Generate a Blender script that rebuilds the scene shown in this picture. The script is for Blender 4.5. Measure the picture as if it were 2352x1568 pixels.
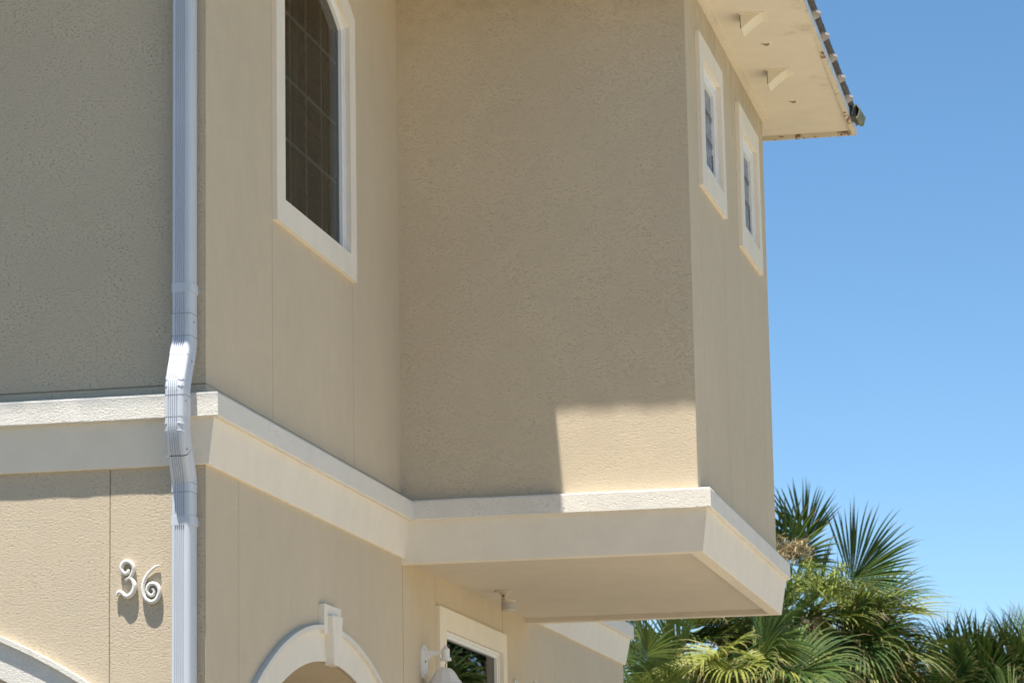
import bpy, bmesh, math, random
from mathutils import Vector, Matrix
from mathutils.geometry import tessellate_polygon
from mathutils.noise import noise as pnoise

for o in list(bpy.data.objects): bpy.data.objects.remove(o)
S = bpy.context.scene
COL = S.collection
PI = math.pi

# ------------------------------------------------------------------ camera
cam = bpy.data.cameras.new('camera'); camo = bpy.data.objects.new('camera', cam); COL.objects.link(camo)
cr, cu, cf = Vector((0.979777, 0.199297, -0.017838)), Vector((0.053976, -0.177401, 0.982657)), Vector((-0.192676, 0.963748, 0.18457))
M = Matrix((cr, cu, -cf)).transposed().to_4x4(); M.translation = (4.0444, -13.3113, 1.6)
camo.matrix_world = M
cam.sensor_width = 36; cam.lens = 7305.208 / 2352 * 36
cam.clip_start = 0.1; cam.clip_end = 3000
cam.dof.use_dof = True; cam.dof.focus_distance = 15.2; cam.dof.aperture_fstop = 9.0
S.camera = camo

# ------------------------------------------------------------------ world, sun, exposure
SD = Vector((0.328, 1.0, -4.15)).normalized()          # travel direction of sunlight
elev = math.asin(-SD.z); az = math.atan2(-SD.x, -SD.y)   # azimuth of the sun from +Y towards +X
w = bpy.data.worlds.new('World'); S.world = w; w.use_nodes = True
nt = w.node_tree; bg = nt.nodes['Background']
sky = nt.nodes.new('ShaderNodeTexSky'); sky.sky_type = 'NISHITA'; sky.sun_disc = False
sky.sun_elevation = elev; sky.sun_rotation = az; sky.air_density = 0.72; sky.dust_density = 0.0; sky.ozone_density = 1.6; sky.altitude = 600
hs = nt.nodes.new('ShaderNodeHueSaturation'); hs.inputs['Saturation'].default_value = 1.14; hs.inputs['Hue'].default_value = .492; nt.links.new(sky.outputs[0], hs.inputs['Color'])
nt.links.new(hs.outputs[0], bg.inputs[0]); bg.inputs[1].default_value = 0.087
sl = bpy.data.lights.new('sun', 'SUN'); sl.energy = 5.0; sl.angle = math.radians(0.53); sl.color = (1.0, 0.935, 0.835)
so = bpy.data.objects.new('sun', sl); COL.objects.link(so); so.location = (-5, -15, 40)
so.rotation_euler = SD.to_track_quat('-Z', 'Y').to_euler()
S.view_settings.view_transform = 'Standard'; S.view_settings.look = 'None'
S.view_settings.exposure = 1.02; S.view_settings.gamma = 1.0
S.render.resolution_x = 1024; S.render.resolution_y = 682
S.render.engine = 'CYCLES'
S.cycles.max_bounces = 10; S.cycles.diffuse_bounces = 6; S.cycles.transparent_max_bounces = 16

# ------------------------------------------------------------------ dimensions (metres)
D, W, E = 3.7128, 1.6582, 3.5922
YB = D + E; YEND = 11.08
O1, O2, O3 = 0.0789, 0.0525, 0.0185
ZT, ZL, ZB, ZB2 = 3.9845, 3.8757, 3.6745, 3.644
ZS = 6.985

# ------------------------------------------------------------------ node helpers
class NT:
    def __init__(s, name):
        s.m = bpy.data.materials.new(name); s.m.use_nodes = True; s.t = s.m.node_tree; s.b = s.t.nodes['Principled BSDF']
        s.geo = None
    def n(s, typ, **k):
        x = s.t.nodes.new(typ)
        for a, v in k.items(): setattr(x, a, v)
        return x
    def l(s, a, b): s.t.links.new(a, b)
    def pos(s):
        if not s.geo: s.geo = s.n('ShaderNodeNewGeometry')
        return s.geo.outputs['Position']
    def math(s, op, a, b=None, c=None):
        x = s.n('ShaderNodeMath', operation=op)
        for i, v in enumerate((a, b, c)):
            if v is None: continue
            if isinstance(v, (int, float)): x.inputs[i].default_value = v
            else: s.l(v, x.inputs[i])
        return x.outputs[0]
    def noise(s, scale, detail=2, rough=.5, vec=None, dist=0, sc3=None):
        x = s.n('ShaderNodeTexNoise'); x.inputs['Scale'].default_value = scale; x.inputs['Detail'].default_value = detail
        x.inputs['Roughness'].default_value = rough; x.inputs['Distortion'].default_value = dist
        v = vec or s.pos()
        if sc3:
            mp = s.n('ShaderNodeMapping'); mp.inputs['Scale'].default_value = sc3; s.l(v, mp.inputs[0]); v = mp.outputs[0]
        s.l(v, x.inputs['Vector']); return x.outputs['Fac']
    def ramp(s, f, pts):
        x = s.n('ShaderNodeValToRGB'); s.l(f, x.inputs[0]); e = x.color_ramp.elements
        while len(e) < len(pts): e.new(.5)
        for i, (p, c) in enumerate(pts):
            e[i].position = p; e[i].color = (c, c, c, 1) if isinstance(c, (int, float)) else (*c, 1)
        return x.outputs[0]
    def mix(s, f, a, b, mode='MIX'):
        x = s.n('ShaderNodeMix', data_type='RGBA', blend_type=mode)
        for i, v in ((0, f), (6, a), (7, b)):
            if isinstance(v, (int, float)): x.inputs[i].default_value = v
            elif isinstance(v, tuple): x.inputs[i].default_value = (*v, 1)
            else: s.l(v, x.inputs[i])
        return x.outputs[2]
    def bump(s, h, strength, dist, prev=None):
        x = s.n('ShaderNodeBump'); x.inputs['Strength'].default_value = strength; x.inputs['Distance'].default_value = dist
        s.l(h, x.inputs['Height'])
        if prev: s.l(prev, x.inputs['Normal'])
        return x.outputs[0]

def stucco(name, col, bumpk=1.0, joints=(), dirt=0.0, grime=None):
    """painted stucco: fine torn texture, faint mottling; joints = (axis, value, (axis2, lo, hi), ...) hairline control joints"""
    m = NT(name)
    big = m.noise(0.9, 3, .55); mid = m.noise(6, 4, .6); fine = m.noise(90, 2, .6)
    f = m.math('ADD', m.math('MULTIPLY', big, .5), m.math('MULTIPLY', mid, .5))
    c1 = tuple(x * 0.95 for x in col); c2 = tuple(x * 1.05 for x in col)
    c = m.mix(m.ramp(f, [(.35, 0.), (.65, 1.)]), c1, c2)
    # faint vertical rain streaks
    st = m.noise(1.0, 3, .6, sc3=(9, 9, .7))
    c = m.mix(m.math('MULTIPLY', m.ramp(st, [(.52, 0.), (.8, 1.)]), .05 + dirt), c, (col[0]*.72, col[1]*.70, col[2]*.66))
    # texture height: fine sanded grain with scattered torn pits
    g1 = m.noise(95, 5, .68, sc3=(.85, .85, 1.1)); g2 = m.noise(120, 3, .6, sc3=(.6, .6, 1.15)); g3 = m.noise(230, 3, .65)
    amt = m.ramp(m.noise(6, 3, .6), [(.35, .35), (.65, 1.)])
    pits = m.ramp(g2, [(.34, 0.), (.44, 1.)])
    pits = m.math('SUBTRACT', 1.0, m.math('MULTIPLY', m.math('SUBTRACT', 1.0, pits), amt))
    c = m.mix(m.math('MULTIPLY', m.math('SUBTRACT', 1.0, pits), .08 * min(1, bumpk)), c, (col[0]*.45, col[1]*.42, col[2]*.38))  # pits also darkened in the colour, standing for crevice shade
    h = m.math('ADD', m.math('ADD', m.math('MULTIPLY', g1, .8), m.math('MULTIPLY', pits, .75)), m.math('MULTIPLY', g3, .6))
    nrm = m.bump(h, min(1, .85 * bumpk), .0056)
    if joints:
        sx = m.n('ShaderNodeSeparateXYZ'); m.l(m.pos(), sx.inputs[0]); ax = dict(x=sx.outputs[0], y=sx.outputs[1], z=sx.outputs[2])
        tot = None
        wob = m.math('MULTIPLY', m.math('SUBTRACT', m.noise(3, 2, .5), .5), .008)
        for (a, v, wd, st_, *lims) in joints:
            d = m.math('ABSOLUTE', m.math('SUBTRACT', m.math('ADD', ax[a], wob), v))
            k = m.math('MULTIPLY', m.math('LESS_THAN', d, wd), st_)
            for (b, lo, hi) in lims:
                k = m.math('MULTIPLY', k, m.math('GREATER_THAN', ax[b], lo)); k = m.math('MULTIPLY', k, m.math('LESS_THAN', ax[b], hi))
            tot = k if tot is None else m.math('MAXIMUM', tot, k)
        c = m.mix(tot, c, (col[0]*.35, col[1]*.30, col[2]*.22))
        nrm = m.bump(m.math('SUBTRACT', 1.0, tot), .6, .004, nrm)
    if grime:
        c = grime(m, c)
    m.l(c, m.b.inputs['Base Color']); m.l(nrm, m.b.inputs['Normal'])
    m.b.inputs['Roughness'].default_value = .88; m.b.inputs['Specular IOR Level'].default_value = .25
    return m.m

def plain(name, col, rough=.5, spec=.5, metal=0, var=.06, scale=8, bump=0, bscale=80):
    m = NT(name); f = m.noise(scale, 4, .6)
    c = m.mix(m.ramp(f, [(.3, 0.), (.7, 1.)]), tuple(x*(1-var) for x in col), tuple(min(1, x*(1+var)) for x in col))
    m.l(c, m.b.inputs['Base Color']); m.b.inputs['Roughness'].default_value = rough; m.b.inputs['Metallic'].default_value = metal
    m.b.inputs['Specular IOR Level'].default_value = spec
    if bump: m.l(m.bump(m.noise(bscale, 3, .5), bump, .003), m.b.inputs['Normal'])
    return m.m

def glass_mat(name, tint, extra_rough=0.0, pattern=False):
    m = NT(name); t = m.t; out = t.nodes['Material Output']
    tr = m.n('ShaderNodeBsdfTransparent'); tr.inputs[0].default_value = (*tint, 1)
    gl = m.n('ShaderNodeBsdfGlossy'); gl.inputs['Roughness'].default_value = extra_rough; gl.inputs[0].default_value = (.95, .97, 1, 1)
    fr = m.n('ShaderNodeFresnel'); fr.inputs[0].default_value = 1.5 if pattern else 1.22
    mx = m.n('ShaderNodeMixShader'); m.l(fr.outputs[0], mx.inputs[0]); m.l(tr.outputs[0], mx.inputs[1]); m.l(gl.outputs[0], mx.inputs[2])
    if pattern:
        h = m.noise(55, 3, .6, dist=2.0, sc3=(1, 1, .5)); b = m.bump(h, .9, .01); m.l(b, gl.inputs['Normal']); m.l(b, fr.inputs['Normal'])
        df = m.n('ShaderNodeBsdfDiffuse'); df.inputs[0].default_value = (.42, .43, .45, 1); m.l(b, df.inputs['Normal'])
        m.l(m.math('MULTIPLY_ADD', fr.outputs[0], .6, .35), mx.inputs[0]); m2 = m.n('ShaderNodeMixShader'); m.l(m.ramp(m.noise(22, 4, .65, dist=1.5, sc3=(1, 1, .35)), [(.42, .05), (.60, .75)]), m2.inputs[0])
        m.l(mx.outputs[0], m2.inputs[1]); m.l(df.outputs[0], m2.inputs[2]); m.l(m2.outputs[0], out.inputs[0])
    else:
        m.l(mx.outputs[0], out.inputs[0])
    return m.m

BEIGE = (.615, .525, .392); CREAM = (.76, .735, .675); CREAM2 = (.79, .735, .635)
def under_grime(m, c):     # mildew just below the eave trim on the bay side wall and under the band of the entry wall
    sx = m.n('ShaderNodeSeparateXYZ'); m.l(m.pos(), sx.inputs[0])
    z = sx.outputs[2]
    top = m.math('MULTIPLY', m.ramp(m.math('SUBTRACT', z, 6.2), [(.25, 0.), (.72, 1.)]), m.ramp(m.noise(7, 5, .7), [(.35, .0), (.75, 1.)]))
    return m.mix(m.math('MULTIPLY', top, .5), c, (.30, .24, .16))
M_front = stucco('beige_stucco_front', BEIGE, 1.0, [('x', -.44, .0028, .8, ('z', 0, 3.67)), ('z', 4.036, .004, .65)])
M_side = stucco('beige_stucco_side', BEIGE, .8, [('y', .51, .0025, .55, ('z', 0, 3.67)), ('y', 1.09, .004, .45, ('z', 4, 5.0)), ('y', 2.652, .004, .45, ('z', 4, 5.0)),
      ('y', 3.714, .0045, .8, ('z', 0, 3.67)), ('y', 6.44, .005, .9, ('z', 3.49, 3.67)), ('y', 4.54, .004, .3, ('z', 3.49, 3.67)), ('z', 4.036, .004, .4)], dirt=.03)
M_bay = stucco('beige_stucco_bay', BEIGE, .85, [('y', 4.13, .005, .28, ('z', 4, 5.78)), ('y', 5.12, .005, .35, ('z', 4, 5.78)), ('y', 5.85, .005, .28, ('z', 4, 5.78)), ('y', 6.87, .005, .28, ('z', 4, 5.78)),
      ('y', 4.85, .005, .3, ('z', 6.7, 7)), ('y', 5.7, .006, .7, ('z', 6.45, 7)), ('y', 6.45, .006, .35, ('z', 6.7, 7))], dirt=.0, grime=under_grime)
def drips(m, c):
    n = m.noise(1.0, 4, .7, sc3=(22, 22, 1.6)); k = m.math('MULTIPLY', m.ramp(n, [(.62, 0.), (.72, 1.)]), m.ramp(m.noise(1.1, 2, .5), [(.5, 0.), (.62, 1.)]))
    return m.mix(m.math('MULTIPLY', k, .32), c, (.30, .29, .24))
M_trim = stucco('cream_stucco_trim', CREAM, .8, grime=drips)
M_trim2 = stucco('cream_stucco_smooth', CREAM2, .35)
M_soffit_low = stucco('bay_underside_stucco', (.62, .57, .485), .35)
def soffit_stain(m, c):
    n = m.noise(3.2, 6, .72, dist=.8); k = m.ramp(n, [(.56, 0.), (.72, 1.)])
    sx = m.n('ShaderNodeSeparateXYZ'); m.l(m.pos(), sx.inputs[0])
    reg = m.ramp(m.math('SUBTRACT', sx.outputs[0], 1.0), [(.95, 0.), (1.0, 1.)])
    reg = m.ramp(m.math('MULTIPLY', m.math('SUBTRACT', sx.outputs[0], 1.85), 2.5), [(.1, 0.), (.6, 1.)])
    return m.mix(m.math('MULTIPLY', m.math('MULTIPLY', k, reg), .65), c, (.36, .32, .24))
M_soffit = stucco('eave_soffit_paint', (.72, .665, .56), .12, grime=soffit_stain)
def peel(m, c):
    n = m.noise(9, 5, .7, dist=.6, sc3=(1, .45, 1)); k = m.ramp(n, [(.555, 0.), (.575, 1.)])
    return m.mix(k, c, (.22, .14, .10))
M_peel = stucco('peeling_fascia_paint', (.66, .60, .48), .2, grime=peel)
M_vinyl = plain('white_vinyl', (.80, .81, .82), .35, .4, var=.03)
M_alu = plain('white_painted_aluminium', (.57, .61, .67), .35, .4, var=.035, scale=3)
M_seam = plain('dirty_seam', (.25, .27, .30), .8)
M_drip = plain('white_metal_drip_edge', (.62, .66, .72), .45, .5, var=.2, scale=20)
M_dark = plain('dark_eave_fill', (.07, .075, .085), .7, var=.4, scale=25)  # near-black mottled colour for the eave gap strip and cap block
M_tile = plain('grey_concrete_tile', (.13, .12, .115), .85, .2, var=.25, scale=15, bump=.5)
M_tile_l = plain('pale_concrete_tile', (.45, .43, .42), .85, .2, var=.12, scale=15)
M_white = plain('white_enamel', (.78, .77, .76), .4, .4, var=.03)
M_digit = plain('chipped_white_paint', (.74, .73, .70), .5, .3, var=.08, scale=90, bump=.5, bscale=160)
M_room = plain('dark_room', (.05, .045, .04), .9)
M_shut = plain('shutter_wood', (.10, .10, .085), .6)
M_curt = plain('brown_curtain', (.22, .15, .12), .9)
M_lead = plain('lead_came', (.16, .17, .18), .5, .5)
M_slot = plain('shaded_vent_slot', (.28, .24, .18), .9)
M_black = plain('black_plastic', (.02, .02, .02), .5)
M_lens = plain('frosted_sensor_lens', (.45, .44, .44), .3, .5)
M_sens = plain('aged_white_plastic', (.62, .56, .46), .5)
M_hood = plain('painted_vent_hood', (.76, .70, .58), .55)
M_door = plain('white_garage_door', (.62, .58, .52), .5)
M_glass = glass_mat('window_glass', (.34, .38, .34))
M_glass_p = glass_mat('textured_leaded_glass', (.5, .52, .55), .12, True)
def ground_mat(name, a, b, sc, rough=.9):
    m = NT(name); c = m.mix(m.ramp(m.noise(sc, 6, .65), [(.3, 0.), (.7, 1.)]), a, b); m.l(c, m.b.inputs['Base Color']); m.b.inputs['Roughness'].default_value = rough
    m.l(m.bump(m.noise(sc*14, 3, .6), .4, .01), m.b.inputs['Normal']); return m.m
M_grass = ground_mat('lawn_grass', (.06, .08, .03), (.10, .10, .045), 2.2)
M_pave = ground_mat('driveway_pavers', (.06, .053, .042), (.085, .074, .058), 1.5)
M_conc = ground_mat('driveway_concrete', (.35, .30, .225), (.42, .355, .265), 1.5)

# ------------------------------------------------------------------ mesh helpers
def kind(o, k): o['kind'] = k
def tag(o, label, cat, group=None):
    o['label'] = label; o['category'] = cat
    if group: o['group'] = group
    return o
def empty(name, loc=(0, 0, 0)):
    o = bpy.data.objects.new(name, None); o.location = loc; COL.objects.link(o); o.empty_display_size = .2; return o
class MB:
    def __init__(s): s.v = []; s.f = []; s.mi = []
    def add(s, vs, fs, mi=0):
        b = len(s.v); s.v += [tuple(v) for v in vs]; s.f += [tuple(b+i for i in f) for f in fs]; s.mi += [mi]*len(fs); return s
    def box(s, a, b, mi=0):
        x0, y0, z0 = a; x1, y1, z1 = b
        s.add([(x0,y0,z0),(x1,y0,z0),(x1,y1,z0),(x0,y1,z0),(x0,y0,z1),(x1,y0,z1),(x1,y1,z1),(x0,y1,z1)],
              [(3,2,1,0),(4,5,6,7),(0,1,5,4),(1,2,6,5),(2,3,7,6),(3,0,4,7)], mi); return s
    def tube(s, pts, rad, n=10, cap=True, mi=0, flat=1.0, up=None):
        pts = [Vector(p) for p in pts]; N = len(pts); rings = []
        prev = None
        for i, p in enumerate(pts):
            t = (pts[min(i+1, N-1)] - pts[max(i-1, 0)]).normalized()
            if up is not None: a = Vector(up)
            else: a = prev if prev is not None else (Vector((0, 0, 1)) if abs(t.z) < .9 else Vector((1, 0, 0)))
            b = t.cross(a).normalized(); a = b.cross(t).normalized(); prev = a
            r = rad[i] if isinstance(rad, (list, tuple)) else rad
            rings.append([p + b*math.cos(2*PI*k/n)*r + a*math.sin(2*PI*k/n)*r*flat for k in range(n)])
        vs = [v for r in rings for v in r]; fs = []
        for i in range(N-1):
            for k in range(n): fs.append((i*n+k, i*n+(k+1) % n, (i+1)*n+(k+1) % n, (i+1)*n+k))
        if cap: fs.append(tuple(range(n))[::-1]); fs.append(tuple((N-1)*n+k for k in range(n)))
        s.add(vs, fs, mi); return s
    def lathe(s, c, prof, n=24, mi=0):
        vs = []; fs = []; cx, cy, cz = c
        for r, z in prof:
            for k in range(n): vs.append((cx+r*math.cos(2*PI*(k+.5)/n), cy+r*math.sin(2*PI*(k+.5)/n), cz+z))
        for i in range(len(prof)-1):
            for k in range(n): fs.append((i*n+k, i*n+(k+1) % n, (i+1)*n+(k+1) % n, (i+1)*n+k))
        s.add(vs, fs, mi); return s
    def build(s, name, mat, parent=None, smooth=False, bevel=0, seg=2, weld=False):
        me = bpy.data.meshes.new(name); me.from_pydata(s.v, [], s.f)
        for m in (mat if isinstance(mat, (list, tuple)) else [mat]): me.materials.append(m)
        for i, p in enumerate(me.polygons): p.material_index = s.mi[i]; p.use_smooth = smooth
        bm = bmesh.new(); bm.from_mesh(me)
        if weld: bmesh.ops.remove_doubles(bm, verts=bm.verts, dist=1e-5)
        bmesh.ops.recalc_face_normals(bm, faces=bm.faces)
        bm.to_mesh(me); bm.free(); me.update()
        o = bpy.data.objects.new(name, me); COL.objects.link(o)
        if parent: o.parent = parent; o.matrix_parent_inverse = Matrix.Translation(-parent.location)
        if bevel:
            b = o.modifiers.new('bevel', 'BEVEL'); b.width = bevel; b.segments = seg; b.limit_method = 'ANGLE'; b.angle_limit = math.radians(35)
        return o

def P3(plane, c, a, b):        # plane coords -> 3D
    return (c, a, b) if plane == 'x' else (a, c, b)
def resample(poly, step, jit, seed=0, closed=True):
    """insert points along edges and jitter them slightly perpendicular: hand-made stucco edges"""
    out = []; n = len(poly)
    for i in range(n):
        a = Vector(poly[i]); b = Vector(poly[(i+1) % n]); L = (b-a).length; k = max(1, int(L/step)); d = (b-a)/max(L, 1e-6); nn = Vector((-d.y, d.x))
        for j in range(k):
            p = a + (b-a)*j/k
            e = 0 if j == 0 else jit*(pnoise(Vector((p.x*9+seed, p.y*9, seed)))+.6*pnoise(Vector((p.x*31+seed, p.y*31, seed+5))))
            out.append(tuple(p + nn*e))
    return out
def inset(poly, d):
    n = len(poly); A = sum(poly[i][0]*poly[(i+1) % n][1]-poly[(i+1) % n][0]*poly[i][1] for i in range(n)); sg = 1 if A > 0 else -1
    out = []
    for i in range(n):
        p0, p1, p2 = Vector(poly[i-1]), Vector(poly[i]), Vector(poly[(i+1) % n])
        e1 = (p1-p0).normalized(); e2 = (p2-p1).normalized(); n1 = Vector((-e1.y, e1.x))*sg; n2 = Vector((-e2.y, e2.x))*sg
        b = (n1+n2).normalized(); out.append(tuple(p1 + b*d/max(.3, b.dot(n1))))
    return out
def panel(mb, plane, c, outer, holes=(), depth=0, mi=0):
    """flat wall sheet with holes; hole edges run inward by depth (towards negative for x planes, positive for y planes)"""
    loops = [[Vector((p[0], p[1], 0)) for p in outer]] + [[Vector((p[0], p[1], 0)) for p in h] for h in holes]
    flat = [p for l in loops for p in l]
    tris = tessellate_polygon(loops)
    mb.add([P3(plane, c, p.x, p.y) for p in flat], [t for t in tris], mi)
    if depth:
        for h in holes: wallside(mb, plane, c, c-depth, h, mi)
def wallside(mb, plane, c0, c1, poly, mi=0):
    n = len(poly)
    mb.add([P3(plane, c0, *p) for p in poly]+[P3(plane, c1, *p) for p in poly], [(i, (i+1) % n, n+(i+1) % n, n+i) for i in range(n)], mi)
def ring(mb, plane, c_front, c_back_out, c_back_in, outer, inner, mi=0):
    panel(mb, plane, c_front, outer, [inner], 0, mi); wallside(mb, plane, c_front, c_back_out, outer, mi); wallside(mb, plane, c_front, c_back_in, inner, mi)
def arc(cy, cz, r, a0, a1, n):
    return [(cy+r*math.sin(a0+(a1-a0)*i/n), cz+r*math.cos(a0+(a1-a0)*i/n)) for i in range(n+1)]
def arch_poly(cy, cz, r, hw, zbot, n=40, zlow=None):
    """opening with a segmental arch top (from +hw side over to -hw) and straight jambs"""
    a = math.asin(hw/r); return [(cy-hw, zbot), (cy+hw, zbot)] + arc(cy, cz, r, a, -a, n)

# ------------------------------------------------------------------ the setting
g = MB(); g.add([(-1500, -1500, 0), (1500, -1500, 0), (1500, 1500, 0), (-1500, 1500, 0)], [(0, 1, 2, 3)])
o = g.build('lawn', M_grass); kind(o, 'structure')
g = MB(); g.add([(-9, -24, .004), (1.2, -24, .004), (1.2, 0, .004), (-9, 0, .004)], [(0, 1, 2, 3)])
o = g.build('driveway', M_pave); kind(o, 'structure')
g = MB(); g.add([(1.2, -24, .004), (19, -24, .004), (19, 15, .004), (-9, 15, .004), (-9, .002, .004), (1.2, .002, .004)], [(0, 1, 2, 3, 4, 5)])
o = g.build('path', M_conc); kind(o, 'structure')

# ------------------------------------------------------------------ the house
house = empty('house', (-4, 5, 0))
tag(house, 'two storey beige stucco house with cream bands and an overhanging upper bay', 'house')
# openings
AWc, AWo, AWi = 1.88, None, None
aw_open = arch_poly(1.8915, 5.266, 1.286, .6435, 5.148, 16)
aw_out = arch_poly(1.8755, 5.055, 1.600, .779, 5.02, 16)
en_open = arch_poly(2.10, .45, 2.523, 1.35, .05)
en_lip_in = arch_poly(2.10, .45, 2.677, 1.50, .05)
en_out = arch_poly(2.10, .45, 2.702, 1.52, .05)
ga_open = arch_poly(-2.3, .509-.0, 2.484, 1.5, .02)
GC = -1.976
def gp(r, hw): return arch_poly(GC, .509, r, hw, .02)
ga_open, ga_lip_in, ga_out = gp(2.484, 1.52), gp(2.631, 1.66), gp(2.653, 1.68)
uw_open = [(4.705, 1.35), (6.339, 1.35), (6.339, 3.372), (4.705, 3.372)]
uw_out = [(4.527, 1.17), (6.455, 1.17), (6.455, 3.497), (4.527, 3.497)]
w1_open = [(4.277, 5.93), (5.018, 5.935), (5.00, 6.58), (4.277, 6.565)]
w1_out = [(4.113, 5.778), (5.145, 5.806), (5.112, 6.703), (4.111, 6.686)]
w2_open = [(6.02, 5.945), (6.76, 5.95), (6.745, 6.60), (6.02, 6.585)]
w2_out = [(5.845, 5.792), (6.89, 5.812), (6.866, 6.728), (5.862, 6.716)]

mb = MB(); panel(mb, 'y', 0, [(-8, 0), (0, 0), (0, ZS+.1), (-8, ZS+.1)], [ga_open], -.35)
mb.build('front_wall', M_front, house)
mb = MB(); panel(mb, 'x', 0, [(0, 0), (YEND, 0), (YEND, ZS+.1), (0, ZS+.1)], [en_open, aw_open, uw_open], .09)
wallside(mb, 'x', -.09, -.45, en_open)
mb.build('side_wall', M_side, house)
mb = MB(); mb.add([(0, YEND, 0), (-8, YEND, 0), (-8, YEND, 7.1), (0, YEND, 7.1), (-8, 0, 0), (-8, 0, 7.1)], [(0, 1, 2, 3), (1, 4, 5, 2)])
mb.build('rear_wall', M_side, house)
mb = MB(); panel(mb, 'y', D, [(0, ZB), (W, ZB), (W, ZS+.1), (0, ZS+.1)])
panel(mb, 'x', W, [(D, ZB), (YB, ZB), (YB, ZS+.15), (D, ZS+.1)], [w1_open, w2_open], .09)
panel(mb, 'y', YB, [(0, ZB), (W, ZB), (W, ZS+.15), (0, ZS+.15)])
mb.build('bay_wall', M_bay, house, weld=True)
# entry recess behind the low arch, and dark rooms behind the glass
mb = MB(); mb.box((-1.9, .02, .0), (-.451, 3.9, 3.3))
bmv = mb.build('entry_recess', M_side, house)
bm = bmesh.new(); bm.from_mesh(bmv.data)
bmesh.ops.delete(bm, geom=[f for f in bm.faces if abs(f.calc_center_median().x+.451) < .01], context='FACES'); bm.to_mesh(bmv.data); bm.free()
mb = MB(); panel(mb, 'x', -.4505, [(.02, 0), (3.9, 0), (3.9, 3.3), (.02, 3.3)], [en_open]); mb.build('recess_frame', M_side, house)
def room(name, a, b, openf):
    mb = MB(); mb.box(a, b); o = mb.build(name, M_room, house); bm = bmesh.new(); bm.from_mesh(o.data)
    bmesh.ops.delete(bm, geom=[f for f in bm.faces if openf(f.calc_center_median())], context='FACES'); bm.to_mesh(o.data); bm.free()
room('room_lining', (-3, .2, 4.2), (-.092, 3.6, 6.9), lambda c: abs(c.x+.092) < .01)
room('room_lining', (-3, 4.0, .3), (-.092, 7.0, 3.6), lambda c: abs(c.x+.092) < .01)
room('room_lining', (.3, 3.8, 4.2), (W-.092, 7.2, 6.9), lambda c: abs(c.x-W+.092) < .01)

# mouldings swept round the storey line
def sweep(name, path, prof, mat, parent, step=.05, jit=.0018, closed_prof=True, seed=1, bev=0):
    """path: list of (x, y); prof: list of (offset outward (right-hand side of travel), z, rough)"""
    n = len(path); offs = []
    for i in range(n):
        p = Vector(path[i]); d1 = (p-Vector(path[i-1])).normalized() if i > 0 else None; d2 = (Vector(path[i+1])-p).normalized() if i < n-1 else None
        if d1 is None: d1 = d2
        if d2 is None: d2 = d1
        n1 = Vector((d1.y, -d1.x)); n2 = Vector((d2.y, -d2.x)); b = (n1+n2)/(1+n1.dot(n2)); offs.append((p, b))
    rows = []
    for i in range(n-1):
        L = (offs[i+1][0]-offs[i][0]).length; k = max(1, int(L/step))
        for j in range(k + (1 if i == n-2 else 0)):
            t = j/k; rows.append((offs[i][0].lerp(offs[i+1][0], t), offs[i][1].lerp(offs[i+1][1], t)))
    mb = MB(); vs = []; m = len(prof)
    for (p, b) in rows:
        for q, (of, z, rg) in enumerate(prof):
            e1 = jit*rg*(pnoise(Vector((p.x*8, p.y*8, seed+q)))+.8*pnoise(Vector((p.x*25, p.y*25, seed+q+9)))); e2 = jit*rg*(pnoise(Vector((p.x*8+40, p.y*8, seed+q)))+.8*pnoise(Vector((p.x*27, p.y*27+30, seed+q))))
            vs.append((p.x+b.x*(of+e1), p.y+b.y*(of+e1), z+e2))
    fs = []
    for i in range(len(rows)-1):
        for q in range(m if closed_prof else m-1):
            fs.append((i*m+q, i*m+(q+1) % m, (i+1)*m+(q+1) % m, (i+1)*m+q))
    fs.append(tuple(range(m))); fs.append(tuple((len(rows)-1)*m+q for q in range(m)))
    mb.add(vs, fs); return mb.build(name, mat, parent, bevel=bev)
path = [(-8, 0), (0, 0), (0, D), (W, D), (W, YB), (0, YB), (0, YEND), (-8, YEND)]
r_ = .006
sweep('ledge_moulding', path, [(-.02, ZT+.006, 0), (O1-r_, ZT+.002, .7), (O1-.001, ZT-r_, 1), (O1, ZL+r_, 1), (O1-r_, ZL+.0005, 1.6), (O1-.02, ZL+.002, 1), (-.02, ZL+.003, 0)], M_trim, house)
sweep('frieze_band', [(-8, 0), (0, 0), (0, D-.0)], [(-.02, ZL+.01, 0), (O2, ZL+.01, 0), (O2, ZL-.004, .6), (O3, ZB+.003, 1.2), (O3-.003, ZB, 1.2), (-.02, ZB, 0)], M_trim2, house, jit=.0015)
sweep('frieze_band', [(-.02, D), (W, D), (W, YB), (-.02, YB)], [(-.015, ZL+.01, 0), (O2, ZL+.0095, 0), (O2, ZL-.004, .6), (O3, ZB2+.003, .6), (O3-.003, ZB2, .5), (-.055, ZB2, .3), (-.055, ZL, 0)], M_trim2, house, jit=.0012)
sweep('frieze_band', [(0, YB+.0), (0, YEND), (-8, YEND)], [(-.02, ZL+.01, 0), (O2, ZL+.01, 0), (O2, ZL-.004, .6), (O3, ZB+.003, 1.), (O3-.003, ZB, 1.), (-.02, ZB, 0)], M_trim2, house, jit=.0015)
mb = MB(); mb.box((.001, D-.01, ZB), (W-.03, YB-.1, ZB+.05)); mb.box((.001, YB-.1, ZB2+.0015), (W-.03, YB+.01, ZB+.05)); mb.build('bay_underside', M_soffit_low, house)

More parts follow.
